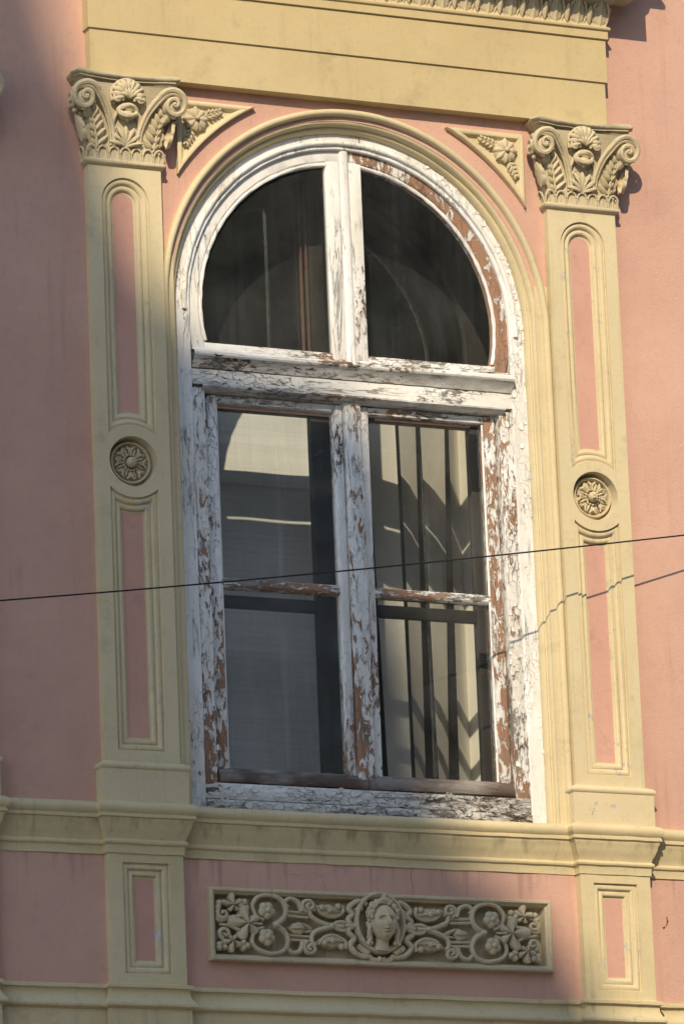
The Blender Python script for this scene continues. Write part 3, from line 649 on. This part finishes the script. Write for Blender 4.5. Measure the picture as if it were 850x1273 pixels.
for s in (-1, 1):
    def put(mb, name): return mir(mb, s).noisy(.0016, 38).build(name, 'carved_grey', RL, 50)
    def scr(pts, r0, r1, name='scroll', y=.018):
        P = spline([RP(*p, y) for p in pts], 6); N = len(P)
        return put(MB().tube(P, [1.22 * (r0 + (r1 - r0) * i / (N - 1)) for i in range(N)], 8, 1.15), name)
    # two big loops and their flowers
    scr([(498, 285), (462, 255), (447, 212), (466, 172), (512, 156), (560, 168), (588, 205), (578, 250), (545, 268)], .0095, .006)
    scr([(498, 285), (462, 310), (449, 350), (470, 395), (525, 412), (582, 396), (602, 362), (585, 318), (550, 300)], .0095, .006)
    for (cu, cv) in ((532, 226), (540, 342)):
        m_ = MB()
        for k in range(5):
            a = 2 * PI * k / 5 + .4; c = RP(cu + 18 * math.cos(a), cv + 19 * math.sin(a), .014); m_.blob(c, .0185, .017, .0185, 9, 5)
        m_.blob(RP(cu, cv, -.002), .0115, .012, .0115, 8, 5); put(m_, 'flower')
    put(MB().blob(RP(497, 285, .010), .014, .016, .014, 10, 6), 'boss')
    # broad vine leaf and two smaller ones
    put(MB().star(RP(618, 288, .024), .066, .08, 5, .026).tube([RP(555, 286, .012), RP(600, 288, .006)], [.005, .004], 6), 'vine_leaf')
    put(MB().star(RP(672, 212, .024), .037, 1.45, 5, .022), 'small_leaf'); put(MB().star(RP(688, 368, .024), .037, -1.45, 5, .022), 'small_leaf')
    for (cu, cv) in ((622, 196), (640, 212), (618, 222), (708, 205), (728, 208), (734, 228), (640, 372), (622, 384), (640, 396), (718, 374), (740, 388), (720, 398), (742, 402)):
        put(MB().blob(RP(cu, cv, .022), .0135, .020, .0135, 9, 6), 'berry')
    put(MB().tube(spir(718, 255, 26, 1.2, -1.2, 1), [.009 - .0025 * i / 22 for i in range(23)], 7), 'scroll')
    put(MB().tube(spir(716, 338, 26, 1.2, 1.2, -1), [.009 - .0025 * i / 22 for i in range(23)], 7), 'scroll')
    scr([(640, 258), (690, 268), (735, 285), (744, 262)], .007, .006); scr([(650, 320), (690, 305), (735, 300)], .007, .005)
    # paired bars
    for v0 in (222, 240, 325, 343): put(MB().tube([RP(352, v0, .022), RP(452, v0, .022)], .0062, 7), 'bar')
    # spirals beside the bars
    put(MB().tube(spir(348, 190, 30, 1.5, 1.2, -1), [.009 - .003 * i / 22 for i in range(23)], 7), 'scroll')
    put(MB().tube(spir(356, 375, 30, 1.5, -1.2, 1), [.009 - .003 * i / 22 for i in range(23)], 7), 'scroll')
    scr([(378, 215), (392, 178), (425, 165), (450, 182), (436, 202)], .009, .006); scr([(385, 350), (400, 388), (432, 400), (455, 380)], .009, .006)
    scr([(205, 268), (255, 270), (300, 258), (338, 236), (345, 205), (322, 205)], .009, .007); scr([(255, 274), (300, 288), (338, 310), (346, 345), (330, 358)], .009, .007)
    m_ = MB(); m_.leaf(RP(372, 292, .026), (1, 0, 0), (0, 0, 1), (0, -1, 0), .062, .027, .028, 2, 3); put(m_, 'bud')
    m_ = MB(); m_.leaf(RP(330, 292, .028), (1, 0, .45), (-.4, 0, 1), (0, -1, 0), .065, .010, .012, 2, 1); m_.leaf(RP(330, 298, .028), (1, 0, -.1), (0, 0, 1), (0, -1, 0), .05, .009, .012, 2, 1); put(m_, 'leaf_spray')
    # knot beside the oval
    put(MB().tube([RP(212 + 34 * math.cos(q), 268 + 19 * math.sin(q), .014) for q in [2 * PI * k / 20 for k in range(21)]], .0075, 7), 'knot')
    put(MB().blob(RP(256, 270, .012), .011, .014, .013, 8, 5), 'boss')
    # curled leaves above and below the knot
    for sg, v0 in ((1, 206), (-1, 336)):
        m_ = MB(); m_.leaf(RP(205, v0 + 4 * sg, .028), RP(320, v0 - 8 * sg) - RP(205, v0 + 4 * sg), (0, 0, 1), (0, -1, 0), .120, .027, .028, 4, 3, .004, 17, 9)
        m_.blob(RP(222, v0 - 22 * sg, .014), .013, .014, .013, 8, 5); m_.blob(RP(262, v0 - 2 * sg, .008), .012, .012, .012, 8, 5); m_.blob(RP(296, v0 - 12 * sg, .008), .010, .012, .012, 8, 5)
        put(m_, 'curled_leaf')
        scr([(205, v0 - 30 * sg), (202, v0), (240, v0 + 24 * sg), (290, v0 + 16 * sg), (318, v0 - 20 * sg)], .0075, .005)
    # angular strapwork round the oval
    scr([(98, 165), (132, 152), (176, 186), (160, 212), (182, 236), (168, 262), (188, 290), (162, 318), (184, 350), (150, 388), (105, 392)], .0095, .0095, 'strapwork')
    scr([(120, 180), (150, 200)], .012, .010, 'strapwork'); scr([(150, 262), (200, 268)], .012, .008, 'strapwork'); scr([(108, 380), (150, 350)], .012, .010, 'strapwork')
    scr([(55, 396), (70, 408), (92, 402), (105, 385)], .011, .008, 'strapwork')
# oval medallion
OC = RP(46, 240); ocx, ocz = X0, OC.z
ov = MB().loft([[(ocx + (rx) * math.cos(q), y, ocz + (rx + .014) * math.sin(q)) for q in [2 * PI * k / 48 for k in range(48)]] for rx, y in [(.112, .054), (.110, .012), (.104, .002), (.097, .001), (.092, .006), (.088, .020), (.086, .054)]], True)
md = ov.build('medallion', 'carved_grey', RL, 45)
# head: one continuous carved surface
def head_fn(d):
    return 1.0
hd = MB(); NU, NV = 72, 64; vv = []; ff = []
def G(x, z, cx, cz, sx, sz): return math.exp(-((x - cx) / sx) ** 2 - ((z - cz) / sz) ** 2)
for i in range(NV + 1):
    th = PI * i / NV
    for j in range(NU):
        ph = 2 * PI * j / NU; x, y, z = math.sin(th) * math.cos(ph), math.sin(th) * math.sin(ph), math.cos(th)
        X = x * .052 * (1 - .24 * max(0, -z) ** 1.5); Z = z * .074; Y = y * .055
        if y < 0.15:
            k = min(1, (0.15 - y) / .3)
            dy = .031 * G(X, Z, 0, -.004, .0068, .017) + .006 * G(X, Z, 0, .012, .005, .018) + .010 * G(X, Z, 0, -.014, .0085, .006)      # nose
            dy -= .023 * (G(X, Z, .018, .010, .0105, .0065) + G(X, Z, -.018, .010, .0105, .0065))                                      # sockets
            dy += .0105 * (G(X, Z, .018, .0095, .007, .0035) + G(X, Z, -.018, .0095, .007, .0035))                                      # eyeballs
            dy += .007 * (G(X, Z, .018, .021, .013, .004) + G(X, Z, -.018, .021, .013, .004))                                           # brows
            dy += .013 * G(X, Z, 0, -.0285, .011, .0032) + .013 * G(X, Z, 0, -.0365, .009, .0035) - .014 * G(X, Z, 0, -.0325, .014, .0021) # lips
            dy += .007 * G(X, Z, 0, -.054, .012, .008) - .007 * G(X, Z, 0, -.0445, .012, .004) + .003 * (G(X, Z, .024, -.014, .012, .012) + G(X, Z, -.024, -.014, .012, .012))
            Y -= dy * k
        vv.append((X, Y, Z))
for i in range(NV):
    for j in range(NU):
        k = (j + 1) % NU; ff.append((i * NU + j, (i + 1) * NU + j, (i + 1) * NU + k, i * NU + k))
hd.add(vv, ff)
hd.tube([(0, .012, -.040), (-.002, .020, -.075), (-.004, .024, -.105)], [.028, .027, .036], 14)
Rm = Matrix.Rotation(math.radians(-4), 3, 'Z')
def place(mb): mb.v = [tuple(Rm @ Vector(p) + Vector((ocx + .004, -.008, ocz - .004))) for p in mb.v]; return mb
face = place(hd).build('face', 'carved_grey', md, 70)
hr = MB(); rnd = random.Random(3)
for k in range(26):                      # curled hair band
    a = math.radians(-6 + 192 * k / 25); x, z = .052 * math.cos(a), .022 + .056 * math.sin(a)
    for q in range(3): hr.blob((x * (1 + .06 * q) + rnd.uniform(-.003, .003), -.022 + .018 * q + rnd.uniform(-.004, .004), z + .006 * q + rnd.uniform(-.003, .003)), .0088, .0088, .0088, 7, 5)
for s in (-1, 1):
    for k in range(9): hr.blob((s * (.054 + .005 * math.sin(k * 1.3)), .010 + .004 * (k % 2), .010 - .011 * k), .0105, .013, .010, 8, 5)
    hr.tube(spline([(s * .050, .002, -.005), (s * .060, .0, -.035), (s * .054, .004, -.062), (s * .066, .006, -.085)], 5), .009, 7)
for k in range(5): hr.blob((-.022 + .011 * k, -.022, .078 + .010 * math.sin(PI * k / 4)), .011, .014, .011, 8, 5)
hr.blob((0, -.02, .100), .010, .012, .010, 8, 5)
place(hr).build('hair', 'carved_grey', md, 60)

# ================================================================== WINDOW
WD = thing('window', 'arched double casement window with cracked and peeling white paint', 'window')
# casing board round the whole window
def ringbox(r0, r1, y0, y1, z1, n=64):
    prof = [(r0, y1), (r0, y0 + .003), (r0 + .003, y0), (r1 - .003, y0), (r1, y0 + .003), (r1, y1)]
    return MB().loft([[(x, y, z) for x, z in arch_path(r, n, z1)] for r, y in prof])
casing = ringbox(.6985, .7635, .100, .20, -2.545).noisy(.0012, 22).build('casing', 'paint_casing', WD, 30)
bd = MB().tube([(x, .096, z) for x, z in arc(0, AC, .724, math.radians(-2), math.radians(182), 70)], [.0105 + .0012 * math.sin(k * 1.7) for k in range(71)], 8)
bd.build('drip_bead', 'paint_casing', casing, 50)
for s in (-1, 1):
    MB().box(min(s * .6415, s * .6975), max(s * .6415, s * .6975), .112, .20, -2.50, -.852, .004).noisy(.0012, 25).build('inner_casing', 'paint_casing_in', WD, 30)
    MB().tube([(s * .6985, .110, -2.49), (s * .6985, .110, -.86)], .0035, 6).build('casing_bead', 'paint_casing_in', casing, 50)
# transom
def hrail(prof, name, mat, n=60, x0=-.699, x1=.699): return MB().loft([[(x0 + (x1 - x0) * k / n, y, z) for k in range(n + 1)] for y, z in prof]).noisy(.0016, 22).noisy(.0008, 70).build(name, mat, WD, 35)
tr = hrail([(.150, -.776), (.108, -.777), (.1065, -.780), (.106, -.840), (.150, -.8405)], 'transom', 'paint_transom')
hrail([(.150, -.7005), (.092, -.703), (.074, -.709), (.066, -.717), (.065, -.727), (.070, -.734)], 'drip_moulding', 'paint_flaky_x')
hrail([(.0705, -.7345), (.080, -.742), (.091, -.755), (.099, -.768), (.102, -.775), (.150, -.7755)], 'drip_cove', 'wood_cove')
hrail([(.150, -.841), (.092, -.8415), (.086, -.845), (.086, -.851), (.094, -.856), (.108, -.862), (.150, -.8655)], 'transom_lip', 'wood_cove', 60, -.66, .66)
# mullions
def mull(hw, y0, y1, za, zb, n=30):
    pr = [(-hw, y1), (-hw, y0 + .008), (-hw + .006, y0 + .002), (-hw + .012, y0), (hw - .012, y0), (hw - .006, y0 + .002), (hw, y0 + .008), (hw, y1)]
    return MB().loft([[(x, y, za + (zb - za) * k / n) for x, y in pr] for k in range(n + 1)], False, True, True).noisy(.0010, 30)
mull(.020, .106, .16, -.700, .196).build('upper_mullion', 'paint_clean', WD, 35)
mull(.036, .118, .20, -2.398, -.864).build('lower_mullion', 'paint_mullion', WD, 35)
# upper sashes: curved stile, straight stile, rail, pane
UG = .134
for s, mc, ms, mr, gm, lab in ((-1, 'paint_clean', 'paint_clean', 'paint_flaky_x', 'glass_up_l', 'white'), (1, 'paint_bare_z', 'paint_flaky_z', 'paint_bare_x', 'glass_up_r', 'stripped')):
    sash = MB()
    ang0 = math.asin((-.668 - AC) / .705); ang1 = math.acos(.036 / .705)
    prof = [(.706, .150), (.7055, .122), (.702, .118), (.657, .118), (.652, .121), (.648, .127), (.640, .1305), (.637, .140), (.637, .155)]
    rings = []
    for r, y in prof:
        a0 = math.asin((-.6995 - AC) / r); a1 = math.acos(.0205 / r); rings.append([(s * r * math.cos(a0 + (a1 - a0) * k / 44), y, AC + r * math.sin(a0 + (a1 - a0) * k / 44)) for k in range(45)])
    so = sash.loft(rings).noisy(.0010, 26).build('upper_sash', mc, WD, 30)
    so['label'] = 'arched upper sash with mostly whole white paint' if s < 0 else 'arched upper sash stripped to red brown wood'
    MB().tube([(s * .643 * math.cos(q), .124, AC + .643 * math.sin(q)) for q in [-.22 + (1.455 + .22) * k / 40 for k in range(41)]], [.0075 + .001 * math.sin(k * 2.1) for k in range(41)], 7).noisy(.0016, 40).build('putty_bead', 'paint_clean', so, 50)
    zt = AC + math.sqrt(.66 ** 2 - .05 ** 2)
    a, b = sorted((s * .0215, s * .0775)); MB().box(a, b, .1195, .155, -.6985, zt, .003).noisy(.0010, 30).build('stile', ms, so, 30)
    a, b = sorted((s * .0775, s * .655)); MB().box(a, b, .120, .155, -.6988, -.664, .003).noisy(.0012, 30).build('bottom_rail', mr, so, 30)
    a, b = sorted((s * .03, s * .69)); MB().box(a, b, .108, .122, -.6995, -.690, .003).noisy(.001, 40).build('weather_bar', mr, so, 30)
    gp = [(s * .075, -.666)] + [(s * .64 * math.cos(q), AC + .64 * math.sin(q)) for q in [math.asin((-.666 - AC) / .64) + (math.acos(.075 / .64) - math.asin((-.666 - AC) / .64)) * k / 30 for k in range(31)]]
    MB().fill([gp], UG).build('pane', gm, so, 0)
# lower casements
LG = .168
for s, mo_, mi_, mt, gm in ((-1, 'paint_flaky_z', 'paint_flaky_z', 'paint_transom', 'glass_lo_l'), (1, 'paint_mullion', 'paint_flaky_z', 'paint_flaky_x', 'glass_lo_r')):
    a, b = sorted((s * .583, s * .6335))
    cs = MB().box(a, b, .140, .19, -2.43, -.8715, .004).noisy(.0014, 28).build('casement', mo_, WD, 30)
    cs['label'] = 'casement with a pale blind behind dusty glass' if s < 0 else 'casement with slanting cream blind strips behind its glass'
    MB().tube([(s * .580, .150, -2.37), (s * .580, .150, -.905)], .005, 6).noisy(.001, 30).build('putty_bead', 'paint_clean', cs, 50)
    a, b = sorted((s * .039, s * .074)); MB().box(a, b, .139, .19, -2.43, -.8715, .004).noisy(.0014, 28).build('meeting_stile', mi_, cs, 30)
    a, b = sorted((s * .074, s * .583)); MB().box(a, b, .141, .19, -.900, -.8718, .003).noisy(.0012, 28).build('top_rail', mt, cs, 30)
    a, b = sorted((s * .002, s * .632))
    rp = [(.19, -2.366), (.146, -2.368), (.134, -2.376), (.118, -2.392), (.110, -2.404), (.109, -2.418), (.114, -2.428), (.130, -2.433), (.19, -2.434)]
    MB().loft([[(a + (b - a) * k / 24, y, z) for y, z in rp] for k in range(25)], False, True, True).noisy(.0014, 26).build('bottom_rail', 'wood_rail', cs, 35)
    a, b = sorted((s * .070, s * .588)); MB().loft([[(a + (b - a) * k / 20, y, z) for y, z in [(.19, -1.606), (.152, -1.607), (.146, -1.613), (.145, -1.634), (.150, -1.641), (.156, -1.645), (.19, -1.646)]] for k in range(21)], False, True, True).noisy(.0014, 30).build('glazing_bar', 'paint_bare_x', cs, 35)
    a, b = sorted((s * .072, s * .585))
    for z0_, z1_ in ((-1.608, -.898), (-2.370, -1.644)): MB().fill([[(a, z0_), (b, z0_), (b, z1_), (a, z1_)]], LG).build('pane', gm, cs, 0)
# sill boards
MB().box(-.6975, .6975, .106, .20, -2.4995, -2.436, .004).noisy(.0022, 20).build('sill_board', 'paint_sill', WD, 30)
MB().box(-.6975, .6975, .092, .20, -2.5445, -2.5035, .004).noisy(.0024, 20).build('sill_board', 'paint_sill', WD, 30)

# loose curled paint chips standing off the wood
rnd = random.Random(11)
def chips(n, fn, size, name, mat='paint_clean'):
    c = MB()
    for _ in range(n):
        x, y, z, up = fn(); k = rnd.randint(5, 7); L = size * rnd.uniform(.3, 1.8); Wd = L * rnd.uniform(.35, .8)
        if not up: L, Wd = Wd, L
        rim = []; a0 = rnd.uniform(0, 6.28); tl = rnd.uniform(.15, .65); dirx, dirz = rnd.choice((-1, 1)), rnd.choice((-1, 1))
        for q in range(k):
            a = a0 + 2 * PI * q / k; r = rnd.uniform(.7, 1.1); px, pz = Wd * r * math.cos(a), L * r * math.sin(a)
            rim.append((x + px, y - .0012 - tl * .35 * max(0, px * dirx + pz * dirz), z + pz))
        c.add([(x, y - .001, z)] + rim, [(0, 1 + q, 1 + (q + 1) % k) for q in range(k)])
    o = c.build(name, mat, WD, 0); o['kind'] = 'stuff'; return o
def on_casing_v():
    s = rnd.choice((-1, 1, 1)); return (s * rnd.uniform(.702, .758), .0995, rnd.uniform(-2.52, -.62), True)
def on_inner_v():
    s = rnd.choice((-1, 1)); return (s * rnd.uniform(.640, .694), .1115, rnd.uniform(-2.4, -.88), True)
def on_arch_r():
    a = math.radians(rnd.uniform(-4, 62)); r = rnd.uniform(.738, .762); return (r * math.cos(a), .099, AC + r * math.sin(a), rnd.random() < .6)
def on_sill():
    return (rnd.uniform(-.66, .66), .104, rnd.uniform(-2.497, -2.44), False)
def on_sill2(): return (rnd.uniform(-.66, .66), .0905, rnd.uniform(-2.54, -2.508), False)
def on_mull(): return (rnd.uniform(-.030, .030), .1175, rnd.uniform(-2.36, -.9), True)
chips(90, on_casing_v, .010, 'paint_chips'); chips(150, on_inner_v, .009, 'paint_chips'); chips(75, on_arch_r, .010, 'paint_chips'); chips(90, on_sill, .013, 'paint_chips', 'paint_sill'); chips(60, on_sill2, .012, 'paint_chips', 'paint_sill'); chips(60, on_mull, .007, 'paint_chips')
fk = MB().add([(.700, .092, -.098), (.745, .074, -.118), (.728, .088, -.142), (.712, .094, -.126)], [(0, 1, 2, 3)]); fk.build('peeling_flake', 'wood_rail', casing, 0)

# ================================================================== INNER WINDOW, BLINDS
IW = thing('inner_window', 'dark inner window frame standing behind the outer panes', 'window frame')
IY0, IY1 = .415, .455
MB().box(-.052, .058, IY0, IY1, -2.55, -.70, .004).build('mullion', 'inner', IW, 30)
for s in (-1, 1):
    a, b = sorted((s * .652, s * .78)); MB().box(a, b, IY0, IY1, -2.55, -.70, .004).build('stile', 'inner', IW, 30)
    a, b = sorted((s * .055, s * .655)); MB().box(a, b, IY0 + .004, IY1 - .004, -1.655, -1.605, .004).build('glazing_bar', 'inner', IW, 30)
    MB().box(a, b, IY0 + .004, IY1 - .004, -2.55, -2.46, .004).build('bottom_rail', 'inner', IW, 30)
MB().box(-.78, .78, IY0 - .01, IY1 + .01, -.842, -.695, .004).build('transom', 'inner', IW, 30)
MB().box(-.652, .652, IY0 - .013, IY0 - .006, -.846, -.838).build('transom_edge', 'inner_edge', IW, 0)
MB().loft([[(x, y, z) for x, z in arch_path(r, 40, -.70)] for r, y in [(.795, IY1), (.795, IY0), (.66, IY0), (.66, IY1)]]).build('arch_frame', 'inner', IW, 30)
MB().box(-.03, .03, IY0, IY1, -.70, .145, .003).build('upper_mullion', 'inner', IW, 30)
for x in (-.045, -.068): MB().box(x - .003, x + .003, IY0 - .006, IY0 + .01, -.69, .12).build('edge_strip', 'inner_edge', IW, 0)
for s in (-1, 1):
    a0 = math.asin((-.70 - AC) / .663); a1 = math.acos(.028 / .663)
    MB().fill([[(s * .028, -.70)] + [(s * .663 * math.cos(a0 + (a1 - a0) * k / 24), AC + .663 * math.sin(a0 + (a1 - a0) * k / 24)) for k in range(25)]], .436).build('pane', 'glass_in', IW, 0)
    a, b = sorted((s * .052, s * .654)); MB().fill([[(a, -2.47), (b, -2.47), (b, -.82), (a, -.82)]], .436).build('pane', 'glass_in_lo', IW, 0)
# roller blind behind one casement
RB = thing('roller_blind', 'off-white roller blind lowered behind the dusty casement, sun patch on top', 'blind')
bl = MB(); nx, nz = 30, 40
bl.loft([[(-.80 + .95 * i / nx, .830 + .006 * math.sin(i * .55) * (k / nz) + .004 * math.sin(k * .35), -.50 - 2.05 * k / nz) for i in range(nx + 1)] for k in range(nz + 1)])
bl.build('cloth', 'blind', RB, 60)
MB().tube([(-.82, .82, -.50), (.16, .82, -.50)], .022, 10).build('roller', 'blind', RB, 50)
MB().box(-.80, .15, .816, .822, -1.035, -1.025).build('seam', 'blind', RB, 0)
# vertical blind strips behind the other casement
VB = thing('vertical_blind', 'cream vertical blind with slanting twisted strips behind the sunlit casement', 'blind')
BY = .80
SL = [((.236, .372), (.283, .379), (0, .02, .035)), ((.386, .468), (.397, .440), (0, .04, .09)), ((.486, .603), (.503, .535), (0, .05, .11)), ((.618, .740), (.592, .740), (0, .10, .0)), ((.06, .215), (.10, .250), (0, .01, .0))]
for (t0, t1), (b0, b1), dy in SL:
    rows = []
    for k in range(31):
        t = k / 30; a = t0 + (b0 - t0) * t; b = t1 + (b1 - t1) * t; z = -.52 - 2.0 * t; fx = (.5, .5, .5, .35)[0]
        mid = a + (b - a) * (.36 if dy[1] > dy[2] else .5)
        rows.append([(x + .475 * (BY + d - .52), BY + d + .004 * math.sin(3 * t + x * 40), z) for x, d in zip((a, mid, b), dy)])
    MB().loft(rows).build('strip', 'slat', VB, 30)
MB().box(.19, .98, BY - .02, BY + .04, -.52, -.48, .004).build('head_rail', 'inner', VB, 30)

# ================================================================== OVERHEAD WIRE
Wp = [(-6.8, -1.36, -2.62), (-4.2, -.965, -2.315), (-2.199, -.652, -2.012), (-1.797, -.589, -1.945), (-1.106, -.480, -1.827), (-.314, -.356, -1.685), (.437, -.238, -1.544), (1.339, -.096, -1.369), (1.787, -.026, -1.279), (2.05, .03, -1.227)]
wr = MB().tube(spline(Wp, 8), .0033, 7).build('overhead_wire', 'black', smooth=60)
tag(wr, 'thin black wire slung across the window, casting a jagged shadow', 'wire')

# ================================================================== ACROSS THE STREET (casts the shade, mirrored in the glass)
SX, SY, SZ = -.53 * 24.06, -24.0, .77 * 24.06
sil = [(-1.38, .655), (-1.235, .337), (-1.144, -.018), (-.972, -.463), (-.755, -.608), (-.398, -.71), (-.053, -.782), (.022, -1.073), (.054, -1.53), (.102, -2.013), (.17, -2.428), (.314, -2.677), (.586, -2.826), (.752, -3.012), (.878, -3.295)]  # shade edge wanted on the facade; gives the unseen gable its outline
top = [(-9, 3.2), (-3.2, 3.2), (-1.62, 1.6)] + sil + [(1.1, -4.2), (1.15, -13.5), (30, -13.5)]
gl_ = [(x + SX, z + SZ) for x, z in top]; base_z = -8.4
ply = [(gl_[0][0], base_z)] + gl_ + [(gl_[-1][0], base_z)]
OB = thing('shade_casting_house', 'unseen grey rendered house row across the street, gable outline shaped to cast the shade', 'building')
gw = MB(); gw.fill([ply[::-1]], SY); gw.fill([ply], SY - .3); gw.loft([[(x, y, z) for x, z in ply] for y in (SY, SY - .3)], True); gw.build('wall', 'render', OB, 0)
MB().box(SX - 9, SX + 30, SY - 10, SY - .31, base_z, 3.0).build('rear_block', 'render', OB, 0)
wm = MB().box(-.6, .6, -.06, .02, -.95, .95, .01).mesh('window', 'dark_glass', 0); fm = MB().box(-.72, .72, .0, .07, -1.12, -.98, .01).mesh('sill', 'paving', 0)
for i in range(9):
    for j in range(3):
        o = link('window', wm, OB, (-7 + i * 2.6, SY + .04, base_z + 2.4 + j * 3.4)); link('sill', fm, o, (0, 0, 0))
def tree(x, y, h, seed, label):
    rn = random.Random(seed); T = thing('street_tree', label, 'tree', (x, y, -8.4), 'trees lining the far side of the street')
    tk = MB(); tk.tube([(0, 0, 0), (.1, .05, h * .25), (.0, .1, h * .5), (.15, 0, h * .85)], [.30, .24, .17, .05], 9)
    for k in range(9):
        a = rn.uniform(0, 6.28); z = h * rn.uniform(.3, .7); L = h * rn.uniform(.18, .30); tk.tube([(0, 0, z), (L * .5 * math.cos(a), L * .5 * math.sin(a), z + L * .35), (L * math.cos(a), L * math.sin(a), z + L * .8)], [.11, .07, .02], 6)
    tk.build('trunk', 'bark', T, 50)
    cr = MB(); cl = [(rn.gauss(0, h * .15), rn.gauss(0, h * .15), h * rn.uniform(.30, 1.0), h * rn.uniform(.08, .16)) for _ in range(60)]
    for _ in range(14000):
        cx, cy, cz, r = rn.choice(cl); d = Vector((rn.gauss(0, 1), rn.gauss(0, 1), rn.gauss(0, 1))).normalized() * r * rn.uniform(.5, 1.0) ** .6
        p = Vector((cx, cy, cz)) + d; u = Vector((rn.gauss(0, 1), rn.gauss(0, 1), rn.gauss(0, .6))).normalized() * .24; w_ = u.orthogonal().normalized() * .13
        cr.add([p - u, p + w_, p + u, p - w_], [(0, 1, 2, 3)])
    me = bpy.data.meshes.new('crown'); me.from_pydata(cr.v, [], cr.f); me.materials.append(MAT['leaf']); o = bpy.data.objects.new('crown', me); C.objects.link(o); o.parent = T
tree(6.5, -17.5, 19, 1, 'broad leafy street tree opposite the window, nearest the grey houses')
tree(11.5, -18.5, 21, 2, 'tallest leafy street tree in front of the grey houses')
tree(16.5, -17.0, 19, 3, 'leafy street tree at the far end of the row')
